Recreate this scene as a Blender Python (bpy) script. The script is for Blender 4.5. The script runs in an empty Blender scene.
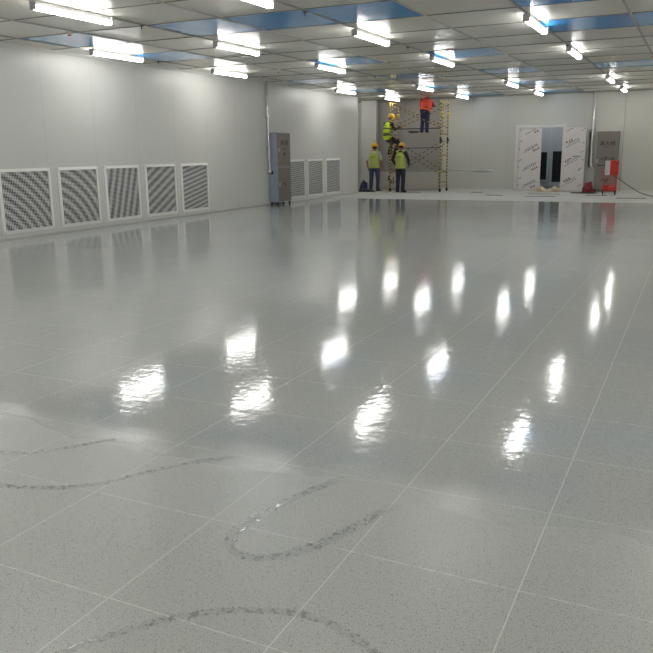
import bpy, bmesh, math, random
from mathutils import Vector, Matrix, noise
R = math.radians
sc = bpy.context.scene
COL = sc.collection
V = Vector
H = 3.24                      # ceiling height
XL = -10.63                   # left wall
FY = 27.06                    # far wall
CX = [-1.05 - 1.275 * k for k in range(-7, 9)]          # ceiling bars across the room
CYP = 1.26                    # ceiling panel pitch along the room
CY0 = 9.42

# ------------------------------------------------------------------ materials
def lin(c):
    if isinstance(c, (int, float)): c = (c, c, c)
    return tuple(((v / 255) / 12.92 if v / 255 <= .04045 else ((v / 255 + .055) / 1.055) ** 2.4) for v in c) + (1,)

def new_mat(name):
    m = bpy.data.materials.new(name); m.use_nodes = True
    nt = m.node_tree
    return m, nt, nt.nodes['Principled BSDF']

def node(nt, typ, **kw):
    n = nt.nodes.new(typ)
    for k, v in kw.items():
        if k.startswith('i_'):
            key = k[2:]
            key = int(key) if key.isdigit() else key.replace('_', ' ')
            n.inputs[key].default_value = v
        else: setattr(n, k, v)
    return n

def math_n(nt, op, a, b=None, c=None, clamp=False):
    n = nt.nodes.new('ShaderNodeMath'); n.operation = op; n.use_clamp = clamp
    for i, v in enumerate((a, b, c)):
        if v is None: continue
        if isinstance(v, (int, float)): n.inputs[i].default_value = v
        else: nt.links.new(v, n.inputs[i])
    return n.outputs[0]

def mixc(nt, f, a, b):
    n = nt.nodes.new('ShaderNodeMix'); n.data_type = 'RGBA'
    for s, v in ((n.inputs[0], f), (n.inputs[6], a), (n.inputs[7], b)):
        if hasattr(v, 'is_linked') or isinstance(v, bpy.types.NodeSocket): nt.links.new(v, s)
        else: s.default_value = v
    return n.outputs[2]

def simple(name, col, rough=.5, metal=0., bump=0., bscale=20., var=0., emit=0., spec=.5, coord='Object'):
    m, nt, b = new_mat(name)
    tc = node(nt, 'ShaderNodeTexCoord')
    nz = node(nt, 'ShaderNodeTexNoise', i_Scale=bscale, i_Detail=3.)
    nt.links.new(tc.outputs[coord], nz.inputs['Vector'])
    c = lin(col)
    if var:
        dk = tuple(v * (1 - var) for v in c[:3]) + (1,); lt = tuple(min(1, v * (1 + var)) for v in c[:3]) + (1,)
        nt.links.new(mixc(nt, nz.outputs[0], dk, lt), b.inputs['Base Color'])
    else: b.inputs['Base Color'].default_value = c
    b.inputs['Roughness'].default_value = rough; b.inputs['Metallic'].default_value = metal
    b.inputs['Specular IOR Level'].default_value = spec
    if bump:
        bp = node(nt, 'ShaderNodeBump', i_Strength=bump, i_Distance=.02)
        nt.links.new(nz.outputs[0], bp.inputs['Height']); nt.links.new(bp.outputs[0], b.inputs['Normal'])
    if emit:
        b.inputs['Emission Color'].default_value = c; b.inputs['Emission Strength'].default_value = emit
    return m

def line_mask(nt, coord, origin, pitch, width):
    """1 on a line every `pitch`, else 0"""
    a = math_n(nt, 'DIVIDE', math_n(nt, 'SUBTRACT', coord, origin), pitch)
    f = math_n(nt, 'FRACT', a)
    d = math_n(nt, 'MINIMUM', f, math_n(nt, 'SUBTRACT', 1., f))
    return math_n(nt, 'LESS_THAN', d, width / 2 / pitch)

def wall_mat(name, col, axis, origin, pitch, rough=.36, var=.03):
    m, nt, b = new_mat(name)
    tc = node(nt, 'ShaderNodeTexCoord'); sp = node(nt, 'ShaderNodeSeparateXYZ')
    nt.links.new(tc.outputs['Object'], sp.inputs[0])
    ln = line_mask(nt, sp.outputs[axis], origin, pitch, .007)
    nz = node(nt, 'ShaderNodeTexNoise', i_Scale=.9, i_Detail=3.); nt.links.new(tc.outputs['Object'], nz.inputs['Vector'])
    c = lin(col)
    base = mixc(nt, nz.outputs[0], tuple(v * (1 - var) for v in c[:3]) + (1,), tuple(v * (1 + var) for v in c[:3]) + (1,))
    nt.links.new(mixc(nt, math_n(nt, 'MULTIPLY', ln, .3), base, lin(90)), b.inputs['Base Color'])
    b.inputs['Roughness'].default_value = rough
    nz2 = node(nt, 'ShaderNodeTexNoise', i_Scale=2.2, i_Detail=2.); nt.links.new(tc.outputs['Object'], nz2.inputs['Vector'])
    bp = node(nt, 'ShaderNodeBump', i_Strength=.12, i_Distance=.02)
    nt.links.new(nz2.outputs[0], bp.inputs['Height']); nt.links.new(bp.outputs[0], b.inputs['Normal'])
    return m

def ceiling_mat():
    m, nt, b = new_mat('ceiling_panels')
    tc = node(nt, 'ShaderNodeTexCoord'); sp = node(nt, 'ShaderNodeSeparateXYZ')
    nt.links.new(tc.outputs['Object'], sp.inputs[0])
    ln = line_mask(nt, sp.outputs[1], CY0, CYP, .014)
    # every panel has a very slightly different tone
    cb = node(nt, 'ShaderNodeCombineXYZ')
    nt.links.new(math_n(nt, 'FLOOR', math_n(nt, 'DIVIDE', math_n(nt, 'SUBTRACT', sp.outputs[0], -1.05), 1.275)), cb.inputs[0])
    nt.links.new(math_n(nt, 'FLOOR', math_n(nt, 'DIVIDE', math_n(nt, 'SUBTRACT', sp.outputs[1], CY0), CYP)), cb.inputs[1])
    wn = node(nt, 'ShaderNodeTexWhiteNoise', noise_dimensions='2D'); nt.links.new(cb.outputs[0], wn.inputs[0])
    base = mixc(nt, wn.outputs[0], lin((204, 201, 192)), lin((214, 211, 202)))
    nt.links.new(mixc(nt, math_n(nt, 'MULTIPLY', ln, .8), base, lin(50)), b.inputs['Base Color'])
    b.inputs['Roughness'].default_value = .29
    nz2 = node(nt, 'ShaderNodeTexNoise', i_Scale=1.6, i_Detail=2.); nt.links.new(tc.outputs['Object'], nz2.inputs['Vector'])
    bp = node(nt, 'ShaderNodeBump', i_Strength=.06, i_Distance=.02)
    nt.links.new(nz2.outputs[0], bp.inputs['Height']); nt.links.new(bp.outputs[0], b.inputs['Normal'])
    return m

def speckle(nt, vec, base_out):
    """fine dark and light chips of the conductive floor tile"""
    v1 = node(nt, 'ShaderNodeTexVoronoi', i_Scale=200., i_Randomness=1.); nt.links.new(vec, v1.inputs['Vector'])
    sep = node(nt, 'ShaderNodeSeparateColor'); nt.links.new(v1.outputs['Color'], sep.inputs[0])
    dark = math_n(nt, 'MULTIPLY', math_n(nt, 'GREATER_THAN', sep.outputs[0], .86), math_n(nt, 'LESS_THAN', v1.outputs['Distance'], .42))
    light = math_n(nt, 'MULTIPLY', math_n(nt, 'LESS_THAN', sep.outputs[0], .09), math_n(nt, 'LESS_THAN', v1.outputs['Distance'], .35))
    o = mixc(nt, math_n(nt, 'MULTIPLY', dark, .66), base_out, lin((70, 74, 72)))
    o = mixc(nt, math_n(nt, 'MULTIPLY', light, .45), o, lin((205, 208, 202)))
    n1 = node(nt, 'ShaderNodeTexNoise', i_Scale=230., i_Detail=1.); nt.links.new(vec, n1.inputs['Vector'])
    d2 = math_n(nt, 'MULTIPLY', math_n(nt, 'SUBTRACT', n1.outputs[0], .5), 1.1)
    hs = node(nt, 'ShaderNodeHueSaturation'); nt.links.new(o, hs.inputs['Color'])
    nt.links.new(math_n(nt, 'ADD', 1., d2), hs.inputs['Value'])
    return hs.outputs[0]

def floor_mat():
    m, nt, b = new_mat('polished_floor_tiles')
    tc = node(nt, 'ShaderNodeTexCoord'); sp = node(nt, 'ShaderNodeSeparateXYZ')
    P = tc.outputs['Object']; nt.links.new(P, sp.inputs[0])
    X, Y = sp.outputs[0], sp.outputs[1]
    def nz(scale, detail=3., vec=P, rough=.5):
        n = node(nt, 'ShaderNodeTexNoise', i_Scale=scale, i_Detail=detail, i_Roughness=rough); nt.links.new(vec, n.inputs['Vector']); return n.outputs[0]
    # dull cleaning residue on the near part, with a scalloped edge
    edge = math_n(nt, 'ADD', 2.62, math_n(nt, 'MULTIPLY', nz(1.3, 2.), .5))
    mr = node(nt, 'ShaderNodeMapRange', interpolation_type='SMOOTHSTEP'); nt.links.new(math_n(nt, 'SUBTRACT', Y, edge), mr.inputs[0])
    mr.inputs[1].default_value = -.25; mr.inputs[2].default_value = .25; mr.inputs[3].default_value = 1.; mr.inputs[4].default_value = 0.
    dull = mr.outputs[0]
    # bare matt strip along the far wall
    mf = node(nt, 'ShaderNodeMapRange'); nt.links.new(math_n(nt, 'ADD', Y, math_n(nt, 'MULTIPLY', nz(.8), .3)), mf.inputs[0])
    mf.inputs[1].default_value = 21.75; mf.inputs[2].default_value = 21.95
    far = mf.outputs[0]
    big = nz(.7, 4.)
    base = mixc(nt, big, lin((169, 172, 170)), lin((175, 178, 175)))
    base = mixc(nt, math_n(nt, 'MULTIPLY', dull, .7), base, lin((173, 176, 171)))
    base = speckle(nt, P, base)
    lx = line_mask(nt, X, -1.618, .6017, .0038)
    ly = line_mask(nt, Y, 1.0774, .5982, .0042)
    st = node(nt, 'ShaderNodeMapping'); st.inputs['Scale'].default_value = (22, 2, 1); nt.links.new(P, st.inputs[0])
    ly = math_n(nt, 'MULTIPLY', ly, math_n(nt, 'ADD', .5, math_n(nt, 'GREATER_THAN', nz(1., 1., st.outputs[0]), .48)), clamp=True)
    grid = math_n(nt, 'MAXIMUM', lx, ly)
    base = mixc(nt, math_n(nt, 'MULTIPLY', grid, .75), base, lin((218, 220, 213)))
    matt = mixc(nt, nz(1.2, 4.), lin((166, 167, 162)), lin((190, 191, 185)))
    base = mixc(nt, far, base, matt)
    nt.links.new(base, b.inputs['Base Color'])
    # gloss: mirror-like in the middle, dull near, matt far
    r = math_n(nt, 'ADD', .035, math_n(nt, 'MULTIPLY', nz(2.2, 4.), .08))
    r = math_n(nt, 'ADD', r, math_n(nt, 'MULTIPLY', dull, .24))
    r = math_n(nt, 'ADD', r, math_n(nt, 'MULTIPLY', far, .5), clamp=True)
    nt.links.new(r, b.inputs['Roughness'])
    b.inputs['IOR'].default_value = 1.47
    # slow waviness of the laid tiles + each tile a hair out of level
    cb = node(nt, 'ShaderNodeCombineXYZ')
    nt.links.new(math_n(nt, 'FLOOR', math_n(nt, 'DIVIDE', math_n(nt, 'ADD', X, 1.618), .6017)), cb.inputs[0])
    nt.links.new(math_n(nt, 'FLOOR', math_n(nt, 'DIVIDE', math_n(nt, 'SUBTRACT', Y, 1.0774), .5982)), cb.inputs[1])
    wn = node(nt, 'ShaderNodeTexWhiteNoise', noise_dimensions='2D'); nt.links.new(cb.outputs[0], wn.inputs[0])
    sub = node(nt, 'ShaderNodeVectorMath', operation='SUBTRACT'); nt.links.new(wn.outputs['Color'], sub.inputs[0]); sub.inputs[1].default_value = (.5, .5, .5)
    scl = node(nt, 'ShaderNodeVectorMath', operation='MULTIPLY'); nt.links.new(sub.outputs[0], scl.inputs[0]); scl.inputs[1].default_value = (.006, .006, 0)
    add = node(nt, 'ShaderNodeVectorMath', operation='ADD'); nt.links.new(scl.outputs[0], add.inputs[0]); add.inputs[1].default_value = (0, 0, 1)
    nrm = node(nt, 'ShaderNodeVectorMath', operation='NORMALIZE'); nt.links.new(add.outputs[0], nrm.inputs[0])
    ms = node(nt, 'ShaderNodeMapping'); ms.inputs['Rotation'].default_value = (0, 0, R(-20)); ms.inputs['Scale'].default_value = (2.6, 9., 1); nt.links.new(P, ms.inputs[0])
    h = math_n(nt, 'ADD', math_n(nt, 'MULTIPLY', nz(1., 3., ms.outputs[0], .6), .22), math_n(nt, 'MULTIPLY', nz(19., 2.), .2))
    bp = node(nt, 'ShaderNodeBump', i_Strength=1., i_Distance=.0042); nt.links.new(h, bp.inputs['Height']); nt.links.new(nrm.outputs[0], bp.inputs['Normal'])
    nt.links.new(bp.outputs[0], b.inputs['Normal'])
    return m

def wet_mat():
    m, nt, b = new_mat('wet_trail_film')
    tc = node(nt, 'ShaderNodeTexCoord'); P = tc.outputs['Object']
    nt.links.new(speckle(nt, P, mixc(nt, .5, lin((178, 181, 180)), lin((178, 181, 180)))), b.inputs['Base Color'])
    def nz(s, d=2.):
        n = node(nt, 'ShaderNodeTexNoise', i_Scale=s, i_Detail=d); nt.links.new(P, n.inputs['Vector']); return n.outputs[0]
    # beads and runs: only patches of the trail are still wet enough to mirror
    mr = node(nt, 'ShaderNodeMapRange'); nt.links.new(nz(34., 3.), mr.inputs[0])
    mr.inputs[1].default_value = .5; mr.inputs[2].default_value = .6; mr.inputs[3].default_value = .4; mr.inputs[4].default_value = .06
    nt.links.new(mr.outputs[0], b.inputs['Roughness'])
    bp = node(nt, 'ShaderNodeBump', i_Strength=1., i_Distance=.0011); nt.links.new(nz(26.), bp.inputs['Height']); nt.links.new(bp.outputs[0], b.inputs['Normal'])
    uv = node(nt, 'ShaderNodeUVMap'); sp = node(nt, 'ShaderNodeSeparateXYZ'); nt.links.new(uv.outputs[0], sp.inputs[0])
    e = math_n(nt, 'MULTIPLY', sp.outputs[1], math_n(nt, 'SUBTRACT', 1., sp.outputs[1]))
    ee = math_n(nt, 'MULTIPLY', sp.outputs[0], math_n(nt, 'SUBTRACT', 1., sp.outputs[0]))
    a = math_n(nt, 'GREATER_THAN', math_n(nt, 'ADD', math_n(nt, 'MULTIPLY', e, 4.), math_n(nt, 'MULTIPLY', math_n(nt, 'SUBTRACT', nz(70., 3.), .5), 2.6)), .5)
    a = math_n(nt, 'MULTIPLY', a, math_n(nt, 'MULTIPLY', ee, 14., clamp=True))
    wet = node(nt, 'ShaderNodeMapRange'); nt.links.new(mr.outputs[0], wet.inputs[0]); wet.inputs[1].default_value = .4; wet.inputs[2].default_value = .06; wet.inputs[3].default_value = .2; wet.inputs[4].default_value = .58
    nt.links.new(math_n(nt, 'MULTIPLY', a, wet.outputs[0]), b.inputs['Alpha'])
    return m

def grille_mat(name, cx, cz, freq, rings):
    """woven grille cloth behind fine louvres: dark / light moire bands broken by fine cross-hatching"""
    m, nt, b = new_mat(name)
    tc = node(nt, 'ShaderNodeTexCoord'); sp = node(nt, 'ShaderNodeSeparateXYZ'); nt.links.new(tc.outputs['Object'], sp.inputs[0])
    y, z = sp.outputs[1], sp.outputs[2]
    dy = math_n(nt, 'SUBTRACT', y, cx); dz = math_n(nt, 'SUBTRACT', z, cz)
    if rings: d = math_n(nt, 'SQRT', math_n(nt, 'ADD', math_n(nt, 'MULTIPLY', dy, dy), math_n(nt, 'MULTIPLY', dz, dz)))
    else: d = math_n(nt, 'ADD', math_n(nt, 'MULTIPLY', y, cx), math_n(nt, 'MULTIPLY', z, cz))
    band = math_n(nt, 'SINE', math_n(nt, 'MULTIPLY', d, freq))
    hatch = math_n(nt, 'MULTIPLY', math_n(nt, 'SINE', math_n(nt, 'ADD', math_n(nt, 'MULTIPLY', z, 2 * math.pi / .052), math_n(nt, 'MULTIPLY', y, 2 * math.pi / .07))),
                   math_n(nt, 'SINE', math_n(nt, 'SUBTRACT', math_n(nt, 'MULTIPLY', z, 2 * math.pi / .052), math_n(nt, 'MULTIPLY', y, 2 * math.pi / .07))))
    v = math_n(nt, 'ADD', math_n(nt, 'MULTIPLY', band, .62), math_n(nt, 'MULTIPLY', hatch, 1.9))
    mr = node(nt, 'ShaderNodeMapRange'); nt.links.new(v, mr.inputs[0]); mr.inputs[1].default_value = -.4; mr.inputs[2].default_value = .6
    nt.links.new(mixc(nt, mr.outputs[0], lin((8, 8, 8)), lin((214, 214, 210))), b.inputs['Base Color'])
    b.inputs['Roughness'].default_value = .6
    return m

def film_mat():
    m, nt, b = new_mat('blue_protective_film')
    tc = node(nt, 'ShaderNodeTexCoord')
    nz = node(nt, 'ShaderNodeTexNoise', i_Scale=5., i_Detail=4.); nt.links.new(tc.outputs['Object'], nz.inputs['Vector'])
    nt.links.new(mixc(nt, nz.outputs[0], lin((44, 146, 222)), lin((70, 168, 236))), b.inputs['Base Color'])
    b.inputs['Roughness'].default_value = .13
    b.inputs['IOR'].default_value = 1.5
    n2 = node(nt, 'ShaderNodeTexNoise', i_Scale=38., i_Detail=2.); nt.links.new(tc.outputs['Object'], n2.inputs['Vector'])
    bp = node(nt, 'ShaderNodeBump', i_Strength=.2, i_Distance=.004); nt.links.new(n2.outputs[0], bp.inputs['Height']); nt.links.new(bp.outputs[0], b.inputs['Normal'])
    return m

M = dict(
    floor=floor_mat(), ceiling=ceiling_mat(),
    wall_l=wall_mat('left_wall_panels', (198, 198, 192), 1, 10.42, 1.27),
    wall_f=wall_mat('far_wall_panels', (186, 186, 178), 0, -7.34, 1.255),
    wall_o=wall_mat('other_wall_panels', (190, 190, 183), 0, 0, 1.2),
    trim=simple('white_aluminium', (205, 205, 200), .35, 0, .05, 12),
    tbar=simple('grey_ceiling_bar', (158, 157, 152), .45, .3, .05, 30, .06),
    channel=simple('silver_channel', (206, 206, 204), .2, .6), seam=simple('dark_ceiling_seam', (132, 130, 124), .6), led=None, cap=simple('light_end_cap', (186, 187, 186), .5), house=simple('light_housing', (176, 177, 175), .4),
    film=film_mat(), frame=simple('grille_frame_white', (226, 226, 221), .4, 0, .05, 20),
    steel=simple('brushed_steel', (128, 122, 115), .42, .45, .08, 9, .08),
    steel_side=simple('blue_lit_steel_side', (156, 164, 178), .5, .2, .05, 14, .05),  # left cabinet side: bluish reflected light put into the colour
    chrome=simple('zinc_conduit', (226, 226, 224), .25, .45, .2, 40, .1),
    dark=simple('dark_metal', (42, 41, 40), .5, .3), black=simple('black_rubber', (26, 26, 27), .6),
    ink=simple('dark_red_ink', (70, 40, 36), .6), inkblue=simple('blue_grey_ink', (78, 88, 114), .6),
    inkred=simple('red_ink', (128, 34, 44), .6), inkdark=simple('dark_ink', (62, 58, 64), .6),
    coat=simple('printed_white_film', (206, 201, 198), .35, 0, .25, 7, .04),
    panelgrey=simple('grey_sheet_panel', (156, 152, 148), .5, .1, .08, 3, .05),
    panelpale=simple('pale_grey_board', (188, 184, 176), .5, 0, .08, 3, .04),
    bluewall=simple('blue_grey_panel', (172, 180, 188), .45, .1, .05, 3, .04),
    glass=simple('dark_window_glass', (24, 28, 33), .1, 0, 0), winframe=simple('grey_window_frame', (184, 192, 198), .4, .2),
    yellow=simple('scaffold_yellow', (196, 166, 66), .5, 0, .1, 30, .1), bblack=simple('scaffold_black', (36, 33, 30), .5, 0, .1, 30),
    red=simple('red_enamel', (196, 52, 40), .45, 0, .05, 12, .08), white=simple('white_enamel', (206, 202, 200), .45),
    brass=simple('lock_brass', (168, 140, 64), .4, .6), board=simple('dull_board', (92, 90, 86), .7, 0, .2, 10, .12),
    sack=simple('beige_sacking', (186, 174, 148), .9, 0, .5, 14, .2), redbag=simple('dark_red_bag', (120, 34, 42), .75, 0, .5, 12, .25),
    navybag=simple('navy_cloth_bag', (48, 56, 92), .85, 0, .5, 12, .25), debris=simple('dark_debris', (52, 48, 46), .9, 0, .6, 20, .3),
    wet=wet_mat(),
)
def led_mat():
    m, nt, b = new_mat('lit_diffuser')
    b.inputs['Base Color'].default_value = (.8, .8, .8, 1); b.inputs['Roughness'].default_value = .5
    b.inputs['Emission Color'].default_value = (1., .992, .972, 1); b.inputs['Emission Strength'].default_value = 13.
    return m
M['led'] = led_mat()

# ------------------------------------------------------------------ mesh builder
class MB:
    def __init__(s): s.v = []; s.f = []; s.m = []; s.sm = []
    def add(s, vs, fs, mi=0, smooth=False):
        o = len(s.v); s.v += [tuple(v) for v in vs]
        for f in fs: s.f.append(tuple(i + o for i in f)); s.m.append(mi); s.sm.append(smooth)
        return s
    def box(s, lo, hi, mi=0, bev=0., mat=None):
        bm = bmesh.new(); bmesh.ops.create_cube(bm, size=1)
        for v in bm.verts: v.co = V([(lo[i] + hi[i]) / 2 + v.co[i] * (hi[i] - lo[i]) for i in range(3)])
        if bev: bmesh.ops.bevel(bm, geom=bm.edges[:], offset=bev, segments=2, affect='EDGES', profile=.5)
        if mat is not None: bm.transform(mat)
        bm.verts.index_update()
        s.add([v.co.copy() for v in bm.verts], [[v.index for v in f.verts] for f in bm.faces], mi); bm.free(); return s
    def tube(s, pts, rad, seg=10, mi=0, cap=True, mfun=None, smooth=True, side=None):
        """tube through pts; rad: number, list of numbers or list of (rx, ry)"""
        pts = [V(p) for p in pts]; n = len(pts)
        if not isinstance(rad, (list, tuple)): rad = [rad] * n
        rings = []; up = V(side) if side else None
        prev = None
        for i, p in enumerate(pts):
            t = (pts[min(i + 1, n - 1)] - pts[max(i - 1, 0)]).normalized()
            if up is None: a = V((0, 0, 1)) if abs(t.z) < .9 else V((1, 0, 0)); ref = a.cross(t).normalized()
            else: ref = (up - t * up.dot(t)).normalized()
            if prev is not None and up is None: ref = (prev - t * prev.dot(t)).normalized()
            prev = ref; o = t.cross(ref).normalized()
            r = rad[i] if isinstance(rad[i], (tuple, list)) else (rad[i], rad[i])
            rings.append([p + ref * math.cos(2 * math.pi * k / seg) * r[0] + o * math.sin(2 * math.pi * k / seg) * r[1] for k in range(seg)])
        o = len(s.v)
        for rg in rings: s.v += [tuple(v) for v in rg]
        for i in range(n - 1):
            mm = mfun(i) if mfun else mi
            for k in range(seg):
                s.f.append((o + i * seg + k, o + i * seg + (k + 1) % seg, o + (i + 1) * seg + (k + 1) % seg, o + (i + 1) * seg + k)); s.m.append(mm); s.sm.append(smooth)
        if cap:
            s.f.append(tuple(o + k for k in range(seg))[::-1]); s.m.append(mi); s.sm.append(False)
            s.f.append(tuple(o + (n - 1) * seg + k for k in range(seg))); s.m.append(mi); s.sm.append(False)
        return s
    def ball(s, c, r, mi=0, u=14, w=10, mat=None):
        if isinstance(r, (int, float)): r = (r, r, r)
        bm = bmesh.new(); bmesh.ops.create_uvsphere(bm, u_segments=u, v_segments=w, radius=1)
        for v in bm.verts:
            v.co = V((v.co.x * r[0], v.co.y * r[1], v.co.z * r[2]))
            if mat is not None: v.co = mat @ v.co
            v.co += V(c)
        bm.verts.index_update()
        s.add([v.co.copy() for v in bm.verts], [[v.index for v in f.verts] for f in bm.faces], mi, True); bm.free(); return s
    def limb(s, pts, rad, seg=14, side=None):
        s.tube(pts, rad, seg, side=side)
        for i in range(len(pts)):
            r = rad[i]; r = min(r) if isinstance(r, (tuple, list)) else r
            s.ball(pts[i], r * .985)
        return s
    def prism(s, prof, axis, a, b, mi=0, smooth=False):
        """profile [(u, w)] extruded along axis from a to b"""
        n = len(prof)
        def P(u, w, t): return {0: (t, u, w), 1: (u, t, w), 2: (u, w, t)}[axis]
        vs = [P(u, w, a) for u, w in prof] + [P(u, w, b) for u, w in prof]
        fs = [(i, (i + 1) % n, (i + 1) % n + n, i + n) for i in range(n)]
        s.add(vs, fs, mi, smooth); s.add(vs, [tuple(range(n))[::-1], tuple(range(n, 2 * n))], mi); return s
    def mesh(s, name, mats):
        me = bpy.data.meshes.new(name); me.from_pydata(s.v, [], s.f)
        for m in mats: me.materials.append(m)
        me.polygons.foreach_set('material_index', s.m); me.polygons.foreach_set('use_smooth', s.sm)
        bm = bmesh.new(); bm.from_mesh(me); bmesh.ops.recalc_face_normals(bm, faces=bm.faces[:]); bm.to_mesh(me); bm.free()
        me.update(); return me
    def build(s, name, mats, parent=None, loc=None):
        if not isinstance(mats, (list, tuple)): mats = [mats]
        o = bpy.data.objects.new(name, s.mesh(name, mats)); COL.objects.link(o)
        if parent: o.parent = parent
        if loc: o.location = loc
        return o

def tag(o, label=None, cat=None, group=None, kind=None):
    if label: o['label'] = label
    if cat: o['category'] = cat
    if group: o['group'] = group
    if kind: o['kind'] = kind
    return o
def thing(name, label, cat, loc=(0, 0, 0), rz=0., group=None):
    o = bpy.data.objects.new(name, None); COL.objects.link(o); o.location = loc; o.rotation_euler = (0, 0, rz)
    o.empty_display_size = .1
    return tag(o, label, cat, group)
def struct(o): o['kind'] = 'structure'; return o
def dup(root, loc, label, rz=None):
    r = root.copy(); COL.objects.link(r); r.location = loc; r['label'] = label
    if rz is not None: r.rotation_euler = (0, 0, rz)
    for ch in list(root.children):
        c = ch.copy(); COL.objects.link(c); c.parent = r
        for g in list(ch.children):
            d = g.copy(); COL.objects.link(d); d.parent = c
    return r
def text_mesh(txt, size, shear=0., depth=.001, offset=0.):
    cu = bpy.data.curves.new('lettering', 'FONT'); cu.body = txt; cu.size = size; cu.shear = shear; cu.extrude = depth; cu.offset = offset
    cu.align_x = 'CENTER'; cu.align_y = 'CENTER'
    ob = bpy.data.objects.new('lettering', cu); COL.objects.link(ob)
    dg = bpy.context.evaluated_depsgraph_get(); dg.update()
    me = bpy.data.meshes.new_from_object(ob.evaluated_get(dg)); bpy.data.objects.remove(ob); return me

# ------------------------------------------------------------------ the room
RX, BY = 7.8, -6.0
struct(MB().box((-13.2, BY, -.12), (RX, 30.4, 0)).build('floor', M['floor']))
struct(MB().box((-13.2, BY, H), (RX, FY, H + .12)).build('ceiling', M['ceiling']))
struct(MB().box((XL - .15, BY, 0), (XL, 24.47, H)).build('wall_left', M['wall_l']))
struct(MB().box((-13.35, 24.3, 0), (-13.2, FY, H)).build('wall_recess', M['wall_o']))
struct(MB().box((-13.2, 24.3, 0), (XL - .15, 24.45, H)).build('wall_return', M['wall_o']))
# far wall with three openings: side door, grey shutter bay is surface mounted, double door
D0, D1, DH = -5.70, -4.20, 2.12
S0, S1, SH = -12.55, -11.62, 2.28
w = MB()
for a, b_, z0, z1 in ((-13.2, S0, 0, H), (S0, S1, SH, H), (S1, D0, 0, H), (D0, D1, DH, H), (D1, RX, 0, H)):
    w.box((a, FY, z0), (b_, FY + .15, z1))
struct(w.build('wall_far', M['wall_f']))
struct(MB().box((RX, BY, 0), (RX + .15, FY + .15, H)).build('wall_right', M['wall_o']))
struct(MB().box((-13.2, BY - .15, 0), (RX, BY, H)).build('wall_back', M['wall_o']))
# aluminium coves
struct(MB().prism([(XL, 0), (XL + .008, 0), (XL + .004, .02), (XL, .025)], 1, BY, 24.47).build('baseboard_left', M['tbar']))
struct(MB().prism([(XL, H), (XL + .05, H), (XL + .045, H - .008), (XL + .008, H - .045), (XL, H - .05)], 1, BY, 24.47).build('trim_1', M['trim']))
f = MB()
for a, b_ in ((-8.5, D0 - .12), (D1 + .1, RX)): f.prism([(FY, 0), (FY - .012, 0), (FY - .004, .05), (FY, .06)], 0, a, b_)
struct(f.build('baseboard_far', M['trim']))
struct(MB().prism([(FY, H), (FY - .05, H), (FY - .045, H - .008), (FY - .008, H - .045), (FY, H - .05)], 0, -13.2, RX).build('trim_2', M['tbar']))
# wall corner post at the recess and the pale pilaster beside the scaffold
struct(MB().box((XL - .16, 24.44, 0), (XL + .006, 24.49, H), bev=.004).build('trim_3', M['trim']))
struct(MB().box((-11.5, FY - .22, 0), (-10.93, FY, H), bev=.012).build('wall_pilaster', M['wall_o']))
struct(MB().box((-10.96, FY - .25, 0), (-10.9, FY - .2, H), bev=.008).build('trim_4', M['trim']))
struct(MB().box((-2.33, FY - .008, 0), (-2.31, FY, H - .05), bev=.002).build('trim_5', M['tbar']))
# ceiling bars
for k, x in enumerate(CX):
    if not -13.1 < x < RX: continue
    b_ = MB().box((x - .016, BY, H - .012), (x + .016, FY - .05, H)).box((x - .004, BY, H - .02), (x + .004, FY - .05, H - .012))
    struct(b_.build('trim_%d' % (6 + k), M['tbar']))

for k in range(-12, 14):
    y = CY0 + CYP * k
    struct(MB().box((-13.2, y - .007, H - .01), (RX, y + .007, H)).build('trim_%d' % (60 + k), M['seam']))
# recess side door
d = struct(MB().box((S0, FY + .03, 0), (S1, FY + .075, SH), bev=.003).build('door_1', M['panelpale']))
MB().box((S0 - .05, FY - .02, 0), (S0, FY + .1, SH + .05)).box((S1, FY - .02, 0), (S1 + .05, FY + .1, SH + .05)).box((S0, FY - .02, SH), (S1, FY + .1, SH + .05)).build('door_frame', M['winframe'], d)
MB().tube([(S1 - .1, FY + .03, 1.02), (S1 - .1, FY - .03, 1.02), (S1 - .22, FY - .03, 1.02)], .012).build('door_handle', M['dark'], d)

# grey sheeted bay behind the scaffold
t = thing('grey_panel_bay', 'full height dark grey sheet bay on the far wall behind the scaffold', 'wall panel', (-9.68, FY, 0))
MB().box((-1.16, -.03, .66), (1.14, -.002, 3.17), bev=.003).build('sheet', M['panelgrey'], t)
MB().box((-1.16, -.045, .02), (1.14, -.002, .655), bev=.004).build('kick_board', M['panelpale'], t)
MB().box((-1.2, -.06, 3.17), (1.62, -.002, 3.19)).box((1.14, -.05, 0), (1.17, -.002, 3.17)).box((-1.19, -.05, 0), (-1.16, -.002, 3.17)).build('edge_frame', M['tbar'], t)
MB().box((-.86, -.1, .06), (-.5, -.05, .58), bev=.01).build('switch_box', M['panelpale'], t)
MB().box((-.78, -.112, .33), (-.73, -.1, .5)).box((-.71, -.112, .22), (-.64, -.1, .36)).box((-.59, -.112, .2), (-.565, -.1, .46)).build('switch_slot', M['dark'], t)

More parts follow.
